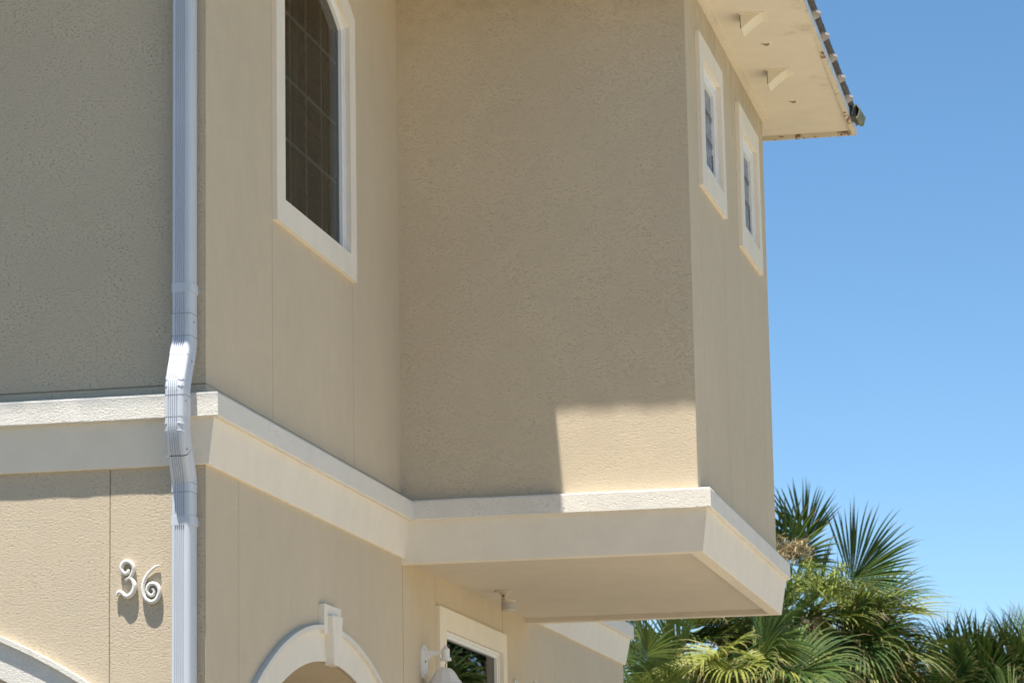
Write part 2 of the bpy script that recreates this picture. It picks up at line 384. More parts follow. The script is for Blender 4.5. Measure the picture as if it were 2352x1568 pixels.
# ---- windows
def window(name, plane, c, open_, out_, th, seed, glass=M_glass, fw=.034, gdepth=.03, jit=.0016):
    mb = MB(); ring(mb, plane, c+th, c-.02, c-.002, resample(out_, .03, jit, seed), resample(open_, .03, jit*.5, seed+3))
    s = mb.build('window', M_trim2, house)
    s.name = name
    mb = MB(); a = inset(open_, -.004); b = inset(open_, .016); d = inset(open_, fw)
    ring(mb, plane, c-.001, c-.05, c-.012, a, b); ring(mb, plane, c-.012, c-.05, c-.045, inset(open_, .0155), d)
    f = mb.build('frame', M_vinyl, s, bevel=.0015)
    mb = MB(); panel(mb, plane, c-gdepth, inset(open_, fw-.004)); gl = mb.build('pane', glass, s)
    if gl.data.polygons[0].normal.x < 0: gl.data.flip_normals()
    return s
win1 = window('window', 'x', 0, aw_open, aw_out, .025, 3)
mb = MB()                                   # grille between the panes
gi = inset(aw_open, .03)
def ztop(y): return 5.266 + math.sqrt(max(0, (1.286-.03)**2-(y-1.8915)**2))
for y in (1.26, 1.568, 1.873, 2.178): mb.box((-.042, y-.006, 5.18), (-.036, y+.006, ztop(y)))
for z in (5.518, 5.835, 6.172): mb.box((-.0425, 1.28, z-.006), (-.0355, 2.503, z+.006))
mb.build('grille', plain('grey_grille', (.5, .51, .5), .5), win1)
mb = MB()                                    # plantation shutters behind the glass
for (ya, yb) in ((1.27, 1.895), (1.90, 2.52)):
    for y0 in (ya, yb-.05): mb.box((-.13, y0, 5.14), (-.10, y0+.05, 6.36))
    mb.box((-.13, ya, 5.14), (-.10, yb, 5.2))
    z = 5.23
    while z < 6.34:
        mb.add([(-.15, ya+.05, z+.028), (-.15, yb-.05, z+.028), (-.085, yb-.05, z-.028), (-.085, ya+.05, z-.028)], [(0, 1, 2, 3)])
        z += .058
    if ya > 1.8: break
mb.v = [v if v[1] < 1.9 else v for v in mb.v]
mb.build('shutter', M_shut, win1)
win2 = window('window', 'x', 0, uw_open, uw_out, .025, 11)
mb = MB()
for k in range(14):
    y = 6.08+k*.018; mb.box((-.25-.02*(k % 2), y, 1.3), (-.24-.02*(k % 2), y+.018, 3.4))
mb.build('curtain', M_curt, win2)
for op, ou, sd in ((w1_open, w1_out, 21), (w2_open, w2_out, 31)):
    wn = window('window', 'x', W, op, ou, .025, sd, M_glass_p, fw=.075, gdepth=.03)
    y0, y1 = op[0][0]+.075, op[1][0]-.075
    mb = MB()
    zb_, zt_ = op[0][1]+.08, op[2][1]-.08
    for zz in (zb_+.004, zb_+(zt_-zb_)*.36, zb_+(zt_-zb_)*.69):
        mb.box((W-.031, y0, zz), (W-.025, y1, zz+.007)); mb.box((W-.031, y0, zz+.018), (W-.025, y1, zz+.025))
        yy = y0+.02
        while yy < y1: mb.box((W-.0305, yy, zz+.006), (W-.026, yy+.006, zz+.019)); yy += .03
    mb.box((W-.031, y0, zb_), (W-.025, y0+.006, zt_)); mb.box((W-.031, y1-.006, zb_), (W-.025, y1, zt_))
    mb.build('lead_came', M_lead, wn)

# ---- entry arch surround with keystone, garage arch surround
ar = MB(); ring(ar, 'x', .009, -.01, -.01, en_lip_in, resample(en_open, .04, .001, 7))
ars = ar.build('arch_surround', M_trim2, house)
def trim_ring(mb, plane, c, c0, outer, inner, cut, sgn=1):
    """raised rib, skipping the keystone"""
    pts = [(o, i) for o, i in zip(outer, inner)]
    run = []
    runs = []
    for (a, b) in pts[1:]+pts[:1]:
        if cut[0] < a[0] < cut[1] and a[1] > 2.5:
            if run: runs.append(run)
            run = []
        else: run.append((a, b))
    runs.append(run)
    for run in runs:
        if len(run) < 2: continue
        vs = []
        for a, b in run: vs += [P3(plane, c, *a), P3(plane, c, *b), P3(plane, c0, *b), P3(plane, c0, *a)]
        fs = []
        for i in range(len(run)-1):
            for q in range(4): fs.append((i*4+q, i*4+(q+1) % 4, (i+1)*4+(q+1) % 4, (i+1)*4+q))
        fs.append((0, 1, 2, 3)); k = (len(run)-1)*4; fs.append((k, k+1, k+2, k+3)); mb.add(vs, fs)
o_, i_ = arch_poly(2.10, .45, 2.702, 1.525, .05, 90), arch_poly(2.10, .45, 2.677, 1.50, .05, 90)
tr = MB(); trim_ring(tr, 'x', .027, .0, o_, i_, (2.06, 2.24)); tr.build('raised_rib', M_trim, ars)
def prism(mb, plane, c0, c1, poly): panel(mb, plane, c1, poly); wallside(mb, plane, c0, c1, poly); panel(mb, plane, c0, poly)
kb = MB(); prism(kb, 'x', -.004, .0275, [(1.918, 3.10), (2.247, 3.10), (2.248, 3.253), (1.918, 3.252)]); kb.build('keystone_block', M_trim2, ars, bevel=.003)
kw = MB(); prism(kw, 'x', .004, .052, [(2.012, 2.955), (2.147, 2.955), (2.188, 3.203), (1.985, 3.198)]); kw.build('keystone', M_trim2, ars, bevel=.003)
gr = MB(); ring(gr, 'y', -.009, .01, .01, ga_lip_in, resample(ga_open, .04, .001, 9)); grs = gr.build('arch_surround', M_trim, house)
tr = MB(); trim_ring(tr, 'y', -.030, 0, arch_poly(GC, .509, 2.655, 1.682, .02, 90), arch_poly(GC, .509, 2.633, 1.66, .02, 90), (5, 6)); tr.build('raised_rib', M_trim, grs)
gd = MB(); gd.box((-3.8, .34, .01), (-.2, .4, 3.3))
for i in range(4):
    for j in range(5): gd.box((-3.6+.68*j, .325, .1+.72*i), (-3.6+.68*j+.56, .341, .1+.72*i+.58))
gd.build('garage_door', M_door, house, bevel=.004)

# ---- eaves: soffit, trim board, fascia, drip edge, tile nosing
OX, OY = .672, .817           # main eave overhangs (tile nosing edge)
ZN = 7.08                      # top of the tile nosing
BX, BY0, BY1 = 2.262, 3.086, 7.925
def soffz(y): return ZS + .012*(y-7.3)
mb = MB(); zz = ZS
mb.add([(-.3, BY0+.05, soffz(3.1)), (2.22, BY0+.05, soffz(3.1)), (2.22, BY1-.02, soffz(7.9)), (-.3, BY1-.02, soffz(7.9)),
        (-.3, BY0+.05, ZS+.08), (2.22, BY0+.05, ZS+.08), (2.22, BY1-.02, ZS+.08), (-.3, BY1-.02, ZS+.08)], [(0, 1, 2, 3), (4, 5, 6, 7), (0, 1, 5, 4), (1, 2, 6, 5), (2, 3, 7, 6), (3, 0, 4, 7)])
mb.build('soffit', M_soffit, house)
Zm = ZS-.062
for a, b in (((-8.7, -OY+.04), (OX-.04, -.001)), ((-.3, -.001), (OX-.04, BY0+.04)), ((-.3, BY1-.02), (OX-.04, YEND+.7))):
    mb = MB(); mb.box((*a, Zm), (*b, Zm+.06)); mb.build('soffit', M_soffit, house)
def bayboard(name, x0, x1, zlo, zhi, mat, y0, y1, follow=True, jit=0):
    mb = MB(); n = 60; vs = []
    for i in range(n+1):
        y = y0+(y1-y0)*i/n; b = .012*(y-7.3)*(1 if follow else 0); e = jit*pnoise(Vector((0, y*6, 3)))
        vs += [(x0, y, zlo+b), (x1, y, zlo+b+e), (x1, y, zhi+b+e), (x0, y, zhi+b)]
    fs = []
    for i in range(n):
        for q in range(4): fs.append((i*4+q, i*4+(q+1) % 4, i*4+4+(q+1) % 4, i*4+4+q))
    fs += [(0, 1, 2, 3), (n*4, n*4+1, n*4+2, n*4+3)]
    mb.add(vs, fs); return mb.build(name, mat, house)
bayboard('trim_board', W-.01, W+.026, 6.948, ZS+.03, M_soffit, D-.03, 7.36, jit=.003)
bayboard('trim_board', W+.02, W+.031, 6.966, ZS+.03, M_soffit, D-.03, 7.27, jit=.003)
eave = [(-8.7, -OY), (OX, -OY), (OX, BY0), (BX, BY0), (BX, BY1), (OX, BY1), (OX, YEND+.75), (-8.7, YEND+.75)]
sweep('fascia', eave, [(-.028, ZS-.022, 0), (-.055, ZS-.024, .5), (-.055, ZN-.03, 0), (-.028, ZN-.03, 0)], M_peel, house, jit=.003)
sweep('drip_edge', eave, [(-.030, ZS-.016, 0), (-.022, ZS-.018, .8), (-.022, ZS+.03, .5), (-.030, ZS+.03, 0)], M_drip, house, jit=.0025)
sweep('tile_underlay', eave, [(-.05, ZS+.03, 0), (-.027, ZS+.031, .3), (-.02, ZN-.040, .6), (-.05, ZN-.038, 0)], M_dark, house, jit=.003)
sweep('tile_nosing', eave, [(-.05, ZN-.04, 0), (-.002, ZN-.041, 1.), (0, ZN, .8), (-.05, ZN+.018, 0)], M_tile, house, jit=.004)
# roof slopes
ze = ZN+.012; pr = .36
def hz(d): return ze + pr*d
roof = MB()
x0, x1, y0, y1 = -8.7, OX-.02, -OY+.02, YEND+.73; hw = (x1-x0)/2; xm = (x0+x1)/2
roof.add([(x0, y0, ze), (x1, y0, ze), (x1, y1, ze), (x0, y1, ze), (xm, y0+hw, hz(hw)), (xm, y1-hw, hz(hw))], [(0, 1, 4), (1, 2, 5, 4), (2, 3, 5), (3, 0, 4, 5)])
bx0, bx1, by0, by1 = -3, BX-.02, BY0+.02, BY1-.02; bh = (by1-by0)/2; bm_ = (by0+by1)/2
roof.add([(bx0, by0, ze), (bx1, by0, ze), (bx1, by1, ze), (bx0, by1, ze), (bx1-bh, bm_, hz(bh)), (bx0, bm_, hz(bh))], [(0, 1, 4, 5), (1, 2, 4), (2, 3, 5, 4)])
rf = roof.build('roof', M_tile, house)
def tile_roll(ya, yb, x, first):
    m_ = MB(); z = ZN-.055
    L = .14
    v = [(x-.05, ya, z+.02), (x+.028, ya, z-.010), (x+.021, ya+.04, z-.016), (x-.05, ya+L, z-.022), (x-.05, ya, z+.034), (x+.028, ya, z+.004), (x+.021, ya+.04, z-.002), (x-.05, ya+L, z-.008)]
    m_.add(v, [(0, 1, 2, 3), (4, 5, 6, 7), (0, 1, 5, 4), (1, 2, 6, 5), (2, 3, 7, 6), (3, 0, 4, 7)])
    return m_.build('roof_tile', M_tile_l, rf)
for i, ya in enumerate((3.55, 4.05, 4.56, 5.08, 5.57, 6.07, 6.58, 7.09)): tile_roll(ya, ya+.2, BX+.002, i == 0)
mb = MB()  # open hip cap tile at the outer corner
cx, cy, cz = BX+.020, 7.36, ZN-.072
prof = [(-.045, -.055), (-.02, .03), (.012, .052), (.045, .0), (.022, -.075), (.0, -.085)]
prof = [(a*.68, b*.72) for a, b in prof]
inn = [(a*.78, b*.78-.003) for a, b in prof]
n = len(prof); vs = [(cx+a, cy, cz+b) for a, b in prof]+[(cx+a+.01, cy+.30, cz+b+.012) for a, b in prof]+[(cx+a, cy, cz+b) for a, b in inn]+[(cx+a, cy+.28, cz+b) for a, b in inn]
fs = []
for i in range(n-1): fs += [(i, i+1, n+i+1, n+i), (2*n+i, 2*n+i+1, 3*n+i+1, 3*n+i), (i, i+1, 2*n+i+1, 2*n+i)]
mb.add(vs, fs); M_capt = plain('mossy_cap_tile', (.20, .22, .17), .85, .2, var=.3, scale=20); mb.build('hip_cap_tile', M_capt, rf)
mb = MB(); mb.box((cx-.05, cy+.02, cz-.04), (cx+.0, cy+.2, cz+.02)); mb.build('cap_block', M_dark, rf)  # dark block set into the open cap

# ---- soffit vents of the bay
def hood(x0, x1, y0, y1, z, h):
    m_ = MB(); m_.box((x0-.012, y0-.018, z-.008), (x1+.010, y1+.012, z+.01)); b = m_.build('vent_hood', M_hood, house, bevel=.002)
    m_ = MB(); N = 8; vs = []
    for j, y in enumerate((y0, y1)):
        for i in range(N+1):
            t = i/N; vs.append((x1-.012-(x1-x0-.012)*t, y, z-.006-h*(t**1.25)))
    for y in (y0, y1): vs.append((x0, y, z))
    fs = [(i, i+1, N+2+i, N+1+i) for i in range(N)]
    fs.append(tuple(range(N+1))+(2*N+2,)); fs.append(tuple(range(N+1, 2*N+2))+(2*N+3,))
    m_.add(vs, fs); m_.build('hood_cover', M_hood, b)
    m_ = MB(); zz = z-.012
    for i in range(7):
        m_.box((x0-.004, y0+.004+i*.02, z-h), (x0, y0+.010+i*.02, z-.006))
    for i in range(4): m_.box((x0-.0045, y0, z-.02-i*(h-.02)/3.3), (x0-.0005, y1, z-.015-i*(h-.02)/3.3))
    m_.build('grille', M_black, b)
hood(1.846, 1.982, 4.755, 4.925, soffz(4.8), .090)
hood(1.844, 1.980, 6.09, 6.26, soffz(6.1), .092)
for (x, y) in ((1.911, 5.471), (1.909, 6.944)):
    m_ = MB(); m_.lathe((x, y, soffz(y)), [(.0, -.004), (.03, -.005), (.036, -.002), (.038, .0)], 24); b = m_.build('round_vent', M_hood, house, smooth=False)
    m_ = MB()
    for k in range(5): yy = y-.022+.011*k; m_.box((x-.024+.004*k, yy-.0028, soffz(y)-.0064), (x+.026-.003*k, yy+.0028, soffz(y)-.0045))
    m_.build('slots', M_slot, b)

# ------------------------------------------------------------------ downspout
ds = empty('downspout', (-.078, -.06, 0)); tag(ds, 'white corrugated metal downspout stepping out over the ledge beside house corner', 'downspout')
def dprof(w, d, rib=True, grow=0):
    """closed cross-section, x across, y depth (front at -d)"""
    w2 = w/2+grow; d0 = 0+grow*0; df = d+grow; r = .019; P = []
    P.append((-w2, 0)); P.append((-w2, -df+r*.5)); P += [(-w2+r*.5*(1-math.cos(a)), -df+r*.5-r*.5*math.sin(a)) for a in (PI/6, PI/3, PI/2)]
    if rib:
        k = 0
        xs = w2-.010; a = -w2+.014; b = w2-.026; N = 5; pitch = (b-a)/N
        for i in range(N):
            c = a+pitch*(i+.5); P += [(c-pitch*.34, -df), (c-pitch*.14, -df+.0055), (c+pitch*.14, -df+.0055), (c+pitch*.34, -df)]
    P += [(w2-r+r*math.sin(a), -df+r-r*math.cos(a)) for a in (0, PI/8, PI/4, 3*PI/8, PI/2)]
    if rib:
        for c in (-.055, -.045, -.035): P += [(w2, c-.004), (w2-.0022, c), (w2, c+.003)]
    P.append((w2, 0)); return P
PW, PD = .086, .098
def pipe(name, path, parent, grow=0, mat=M_alu, rib=True, taper=None):
    """path: list of (y_back, z); sections kept square to the travel direction"""
    m_ = MB(); vs = []; N = len(path)
    for i, (y, z) in enumerate(path):
        a = Vector(path[max(0, i-1)]); b = Vector(path[min(N-1, i+1)]); t = (b-a).normalized()
        if 0 < i < N-1:
            t1 = (Vector(path[i])-a).normalized(); t2 = (b-Vector(path[i])).normalized(); t = (t1+t2).normalized(); kk = 1/max(.5, t.dot(t1))
        else: kk = 1
        nrm = Vector((-t.y, t.x)) if t.y < 0 else Vector((t.y, -t.x))   # (y,z) normal pointing to +y
        if nrm.x < 0: nrm = -nrm
        P = dprof(PW, PD, rib, grow)
        for (x, d) in P: vs.append((-.078+x, y+nrm.x*d*kk, z+nrm.y*d*kk))
    n = len(P); fs = [(i*n+k, i*n+(k+1) % n, (i+1)*n+(k+1) % n, (i+1)*n+k) for i in range(N-1) for k in range(n)]
    fs += [tuple(range(n)), tuple((N-1)*n+k for k in range(n))]
    m_.add(vs, fs); return m_.build(name, mat, parent)
yb1, yb2 = -.020, -.118
pipe('pipe', [(yb1, 7.0), (yb1, 4.335)], ds)
def rounded(P, r=.045, n=7):
    out = [P[0]]
    for i in range(1, len(P)-1):
        a, p, b = Vector(P[i-1]), Vector(P[i]), Vector(P[i+1]); u = (a-p).normalized()*min(r, (a-p).length*.48); v = (b-p).normalized()*min(r, (b-p).length*.48)
        for k in range(n+1):
            t = k/n; out.append(tuple((p+u)*(1-t)**2+p*2*t*(1-t)+(p+v)*t*t))
    return out+[P[-1]]
pipe('elbow', rounded([(yb1, 4.337), (yb1, 4.195), (yb1-.045, 4.105)]), ds, .0012)
pipe('elbow', rounded([(yb1-.0445, 4.106), (yb2, 3.995), (yb2, 3.955)]), ds, .0002)
pipe('pipe', [(yb2, 3.957), (yb2, 3.86)], ds, .0012)
pipe('elbow', rounded([(yb2, 3.861), (yb2, 3.805), (yb2+.032, 3.735)]), ds, .0002)
pipe('elbow', rounded([(yb2+.0315, 3.736), (yb1, 3.612), (yb1, 3.54)]), ds, .0013)
pipe('pipe', [(yb1, 3.542), (yb1, .12)], ds)
pipe('elbow', [(yb1, .14), (yb1-.02, .09), (yb1-.20, .03)], ds, .001)
for (za, zb_) in ((4.474, 4.431), (3.439, 3.397)):
    st = pipe('strap', [(yb1+.005, za), (yb1+.005, zb_)], ds, .0042, M_alu, rib=False)
    m_ = MB(); m_.box((-.036, -.004, zb_+.008), (-.028, -.001, za-.012)); m_.build('strap_tab', M_alu, st)
for (z, y) in ((4.335, yb1), (4.235, yb1), (3.956, yb2), (3.542, yb1), (3.585, yb1)):   # crimped seams between lengths
    pipe('seam', [(y, z+.0012), (y, z-.0012)], ds, .0019, M_seam, rib=True)
for (y, z) in ((-.07, 4.30), (-.10, 4.12), (-.19, 3.93), (-.17, 3.72), (-.07, 4.455)):
    m_ = MB(); m_.lathe((0, 0, 0), [(0, .003), (.003, .0025), (.0042, 0)], 8); o = m_.build('screw', M_lead, ds); o.matrix_parent_inverse = Matrix.Identity(4)
    o.parent = ds; o.matrix_parent_inverse = Matrix.Translation(-ds.location); o.rotation_euler = (0, PI/2, 0); o.location = (-.078+PW/2+.001, y, z)
# crimps on the bend
for z, y in ((4.035, yb2-PD+.004), (4.00, yb2-PD-.001), (3.832, yb2-PD-.001), (3.80, yb2-PD+.003)):
    m_ = MB(); m_.tube([(-.078+.012, y, z), (-.078+.030, y-.001, z-.002), (-.078+.0425, y+.012, z-.005)], .0016, 6); m_.build('crimp', M_alu, ds)
    m_ = MB(); m_.tube([(-.078-.043, y+.002, z-.002), (-.078-.033, y-.001, z)], .0016, 6); m_.build('crimp', M_alu, ds)

# ------------------------------------------------------------------ house numbers
def smooth_path(P, n=6):
    out = []; N = len(P)
    for i in range(N-1):
        p0, p1, p2, p3 = [Vector(P[max(0, min(N-1, i+k))]) for k in (-1, 0, 1, 2)]
        for j in range(n):
            t = j/n; out.append(.5*((2*p1)+(p2-p0)*t+(2*p0-5*p1+4*p2-p3)*t*t+(3*p1-p0-3*p2+p3)*t**3))
    out.append(Vector(P[-1])); return out
def numeral(name, strokes, label):
    m_ = MB()
    for P, (wa, wm, wb) in strokes:
        q = smooth_path(P); N = len(q); rad = []
        for i in range(N):
            t = i/(N-1); rad.append(1.48*(wa+(wm-wa)*min(1, t/.25) if t < .6 else wm+(wb-wm)*((t-.6)/.4)))
        m_.tube([(v.x, -.0165, v.y) for v in q], rad, 10, flat=1.0, up=(0, 1, 0), mi=0)
    m_.v = [(x, -.0135+(y+.0165)*1.45, z) for x, y, z in m_.v]
    o = m_.build(name, M_digit, None, smooth=True); tag(o, label, 'house number', 'white scrollwork house numbers'); return o
d3a = [(-0.35, 3.224), (-0.349, 3.214), (-0.357, 3.207), (-0.368, 3.209), (-0.378, 3.219), (-0.381, 3.233), (-0.376, 3.249), (-0.366, 3.258), (-0.354, 3.26), (-0.339, 3.253), (-0.329, 3.24), (-0.326, 3.226), (-0.33, 3.21), (-0.337, 3.196), (-0.346, 3.188), (-0.357, 3.182), (-0.363, 3.176)]
d3b = [(-0.349, 3.188), (-0.337, 3.184), (-0.328, 3.173), (-0.321, 3.157), (-0.322, 3.14), (-0.329, 3.122), (-0.34, 3.111), (-0.353, 3.106), (-0.366, 3.111), (-0.377, 3.122), (-0.388, 3.127), (-0.399, 3.122), (-0.402, 3.109)]
d6 = [(-0.208, 3.236), (-0.222, 3.232), (-0.24, 3.221), (-0.257, 3.204), (-0.269, 3.187), (-0.278, 3.166), (-0.282, 3.143), (-0.28, 3.117), (-0.273, 3.097), (-0.26, 3.085), (-0.243, 3.078), (-0.225, 3.083), (-0.213, 3.099), (-0.207, 3.118), (-0.21, 3.137), (-0.22, 3.152), (-0.236, 3.158), (-0.251, 3.155), (-0.261, 3.142), (-0.263, 3.127), (-0.256, 3.113), (-0.244, 3.106), (-0.233, 3.113), (-0.231, 3.125), (-0.236, 3.134), (-0.242, 3.136)]
numeral('house_number', [(d3a, (.0055, .0065, .0035)), (d3b, (.004, .0072, .004))], 'white curly numeral 3 mounted on sunlit stucco')
numeral('house_number', [(d6, (.003, .0066, .0038))], 'white curly numeral 6 next to the downspout')

# ------------------------------------------------------------------ wall lanterns
def lantern(y, label):
    L = empty('wall_lantern', (0, y, 3.14)); tag(L, label, 'wall lamp', 'white wall lanterns by the window under the bay')
    m_ = MB(); P = [(-.03, 3.052), (.03, 3.052), (.048, 3.085), (.048, 3.205), (.03, 3.238), (-.03, 3.238), (-.048, 3.205), (-.048, 3.085)]
    P = [(y+a, b) for a, b in P]; prism(m_, 'x', .0, .012, P); prism(m_, 'x', .012, .022, [(y+(a-y)*.72, 3.145+(b-3.145)*.86) for a, b in P]); m_.build('back_plate', M_white, L, bevel=.003)
    m_ = MB(); n = 9; vs = []
    for i in range(n):
        t = i/(n-1); x = .02+.095*t; top = 3.208-.003*t; bot = 3.150+.036*(1-(1-t)**2.2)
        hw_ = .012-.003*t; vs += [(x, y-hw_, top), (x, y+hw_, top), (x, y+hw_, bot), (x, y-hw_, bot)]
    m_.add(vs, [(i*4+q, i*4+(q+1) % 4, i*4+4+(q+1) % 4, i*4+4+q) for i in range(n-1) for q in range(4)]+[(0, 1, 2, 3), tuple(4*n-4+q for q in range(4))])
    m_.build('arm', M_white, L, bevel=.003)
    m_ = MB(); m_.lathe((.134, y, 0), [(0, 3.236), (.007, 3.234), (.009, 3.226), (.013, 3.221), (.020, 3.213), (.023, 3.211), (.023, 3.193), (.0245, 3.191), (.0225, 3.189), (.0225, 3.166), (.029, 3.164), (.033, 3.146), (.028, 3.146), (0, 3.150)], 16)
    m_.build('socket_cap', M_white, L)
    m_ = MB(); m_.tube([(.134, y, 3.15), (.137, y, 3.135), (.131, y, 3.118), (.132, y, 3.10)], .0022, 6); m_.box((.110, y-.004, 3.103), (.115, y+.004, 3.112)); m_.build('wire', M_black, L)
    m_ = MB(); m_.lathe((.128, y, 0), [(0, 3.1055), (.030, 3.105), (.040, 3.100), (.055, 3.085), (.070, 3.062), (.081, 3.042), (.090, 3.035), (.0905, 3.030), (.099, 3.020), (.118, 3.0), (.122, 2.99), (.118, 2.992), (.09, 3.02), (.05, 3.07), (0, 3.09)], 10)
    m_.build('shade', M_white, L)
    m_ = MB(); m_.lathe((.128, y, 0), [(.085, 3.0), (.092, 2.95), (.085, 2.88), (.05, 2.83), (0, 2.82)], 16); m_.build('glass_globe', M_lens, L, smooth=True)
    m_ = MB(); m_.lathe((0, 0, 0), [(0, .006), (.006, .004), (.007, 0)], 10); o = m_.build('knob', M_lead, L); o.rotation_euler = (0, PI/2, 0); o.location = (.024, y-.03, 3.144)
    return L
lantern(4.18, 'white bell shaped wall lantern left of the window under the bay')
lantern(6.80, 'farther white wall lantern right of the window, only its top in view')

# ------------------------------------------------------------------ motion sensor under the bay
sn = empty('motion_sensor', (.206, 5.508, ZB)); tag(sn, 'small aged white motion sensor hanging from the underside of the bay', 'motion sensor')
m_ = MB(); m_.lathe((.205, 5.51, ZB), [(0, .0), (.056, -.001), (.056, -.005), (.030, -.016), (.014, -.034), (0, -.034)], 14); m_.build('base', M_sens, sn)
m_ = MB(); m_.tube([(.198, 5.51, ZB-.03), (.198, 5.51, ZB-.066)], .012, 12); m_.build('stem', M_sens, sn, smooth=False)
m_ = MB(); n = 20
m_.lathe((.236, 5.48, 3.545), [(0, .0), (.044, .002), (.046, .008), (.043, .010), (.043, .052), (.046, .054), (.045, .066), (0, .068)], n); m_.build('head', M_sens, sn)
m_ = MB(); vs = []
for k in range(13):
    a = -2.6+k*.22; 
    for z in (3.557, 3.597): vs.append((.236+.0445*math.cos(a), 5.48+.0445*math.sin(a), z))
m_.add(vs, [(2*k, 2*k+2, 2*k+3, 2*k+1) for k in range(12)]); m_.build('lens', M_lens, sn)
m_ = MB(); m_.lathe((.206, 5.478, ZB-.034), [(0, -.004), (.006, -.004), (.006, .004), (0, .004)], 8); m_.build('pivot', M_black, sn)

# ------------------------------------------------------------------ palms
def leafmat(name, base, tipc, yel):
    m = NT(name)
    at = m.n('ShaderNodeAttribute', attribute_name='t'); at2 = m.n('ShaderNodeAttribute', attribute_name='hue')
    n = m.noise(2.5, 3, .6)
    c = m.mix(m.ramp(n, [(.3, 0.), (.7, 1.)]), base, tuple(x*1.6 for x in base))
    c = m.mix(at2.outputs['Fac'], c, yel)
    c = m.mix(m.ramp(at.outputs['Fac'], [(.80, 0.), (.97, 1.)]), c, tipc)
    m.l(c, m.b.inputs['Base Color']); m.b.inputs['Roughness'].default_value = .5; m.b.inputs['Specular IOR Level'].default_value = .3
    tl = m.n('ShaderNodeBsdfTranslucent'); m.l(m.mix(.5, c, (.25, .35, .06)), tl.inputs[0])
    mx = m.n('ShaderNodeMixShader'); mx.inputs[0].default_value = .08
    m.l(m.b.outputs[0], mx.inputs[1]); m.l(tl.outputs[0], mx.inputs[2]); m.l(mx.outputs[0], m.t.nodes['Material Output'].inputs[0])
    return m.m
M_leaf = leafmat('palm_leaf', (.040, .080, .018), (.36, .23, .12), (.38, .38, .08))
M_deadleaf = leafmat('dead_palm_leaf', (.20, .14, .08), (.22, .15, .09), (.28, .20, .12))
M_trunk = plain('palm_trunk_bark', (.17, .13, .10), .95, .1, var=.5, scale=9, bump=1, bscale=25)
M_flower = plain('green_flower_stalk', (.30, .35, .09), .7, .2, var=.3, scale=9)
M_flower_d = plain('dry_flower_stalk', (.42, .34, .20), .8, .2, var=.3, scale=9)

def frond(rng, hub, d, petiole, R, droop, yellow, nseg=46, spread=2.15, dead=False, parent=None, roll=0.0, wfac=1.0):
    """one sabal fan: petiole from hub along d (arching), costapalmate blade of drooping pointed segments"""
    d = Vector(d).normalized(); m_ = MB(); tv = []; hv = []
    pts = []; p = Vector(hub); dd = d.copy()
    for i in range(7):
        pts.append(p.copy()); p = p + dd*petiole/6; dd = (dd + Vector((0, 0, -.05*droop))).normalized()
    m_.tube(pts, [.016, .015, .014, .013, .012, .011, .010], 5, False); tv += [0]*len(m_.v); hv += [yellow*.8]*len(m_.v)
    side = dd.cross(Vector((0, 0, 1)))
    if side.length < .25: side = Vector((rng.uniform(.6, 1), rng.uniform(-.5, .1), 0))
    side = (side - dd*side.dot(dd)).normalized()
    if roll: side = (Matrix.Rotation(roll, 3, dd) @ side).normalized()
    nr = side.cross(dd).normalized()
    H = pts[-1]; fu = .52 if droop < .5 else .33
    for s in range(nseg):
        th = -spread+2*spread*s/(nseg-1)+rng.uniform(-.02, .02)
        base = H + dd*R*.30*max(0, math.cos(th*.5))**2*.9          # costa: hub runs into the blade
        u = (dd*math.cos(th)+side*math.sin(th)+nr*(.20+.22*abs(math.sin(th)))).normalized()
        L = R*(.80+.20*math.cos(th*.6))*rng.uniform(.88, 1.08)*(1-.10*(s % 2)*rng.random())
        q = u.cross(nr).normalized(); K = 8; sag = droop*rng.uniform(.55, 1.6)
        w0 = R*2*spread/nseg*.62*wfac; pos = base.copy(); dirn = u.copy(); yl = min(1, max(0, yellow+rng.uniform(-.12, .12)))
        vs = []
        for k in range(K+1):
            t = k/K
            wd = w0*(.10+1.6*t) if t < fu else w0*((.10+1.6*fu)*(1-((t-fu)/(1-fu))**1.3)+.015)
            fold = nr*wd*.35
            vs += [pos - q*wd*.5 + fold, pos, pos + q*wd*.5 + fold]; tv += [t*rng.uniform(.9, 1.05)]*3; hv += [yl]*3
            kb = sag*.34*max(0, (t-.28))**1.3*1.5
            dirn = (dirn+Vector((rng.uniform(-.03, .03), rng.uniform(-.03, .03), -kb))).normalized()
            pos = pos + dirn*L/K
        fs = []
        for k in range(K): a = 3*k; fs += [(a, a+1, a+4, a+3), (a+1, a+2, a+5, a+4)]
        m_.add(vs, fs)
    me = bpy.data.meshes.new('frond'); me.from_pydata(m_.v, [], m_.f); me.materials.append(M_deadleaf if dead else M_leaf)
    for nm, dat in (('t', tv), ('hue', hv)):
        a = me.attributes.new(nm, 'FLOAT', 'POINT'); a.data.foreach_set('value', dat)
    for pl in me.polygons: pl.use_smooth = False
    me.update(); o = bpy.data.objects.new('frond', me); COL.objects.link(o)
    if parent: o.parent = parent; o.matrix_parent_inverse = Matrix.Translation(-parent.location)
    return o

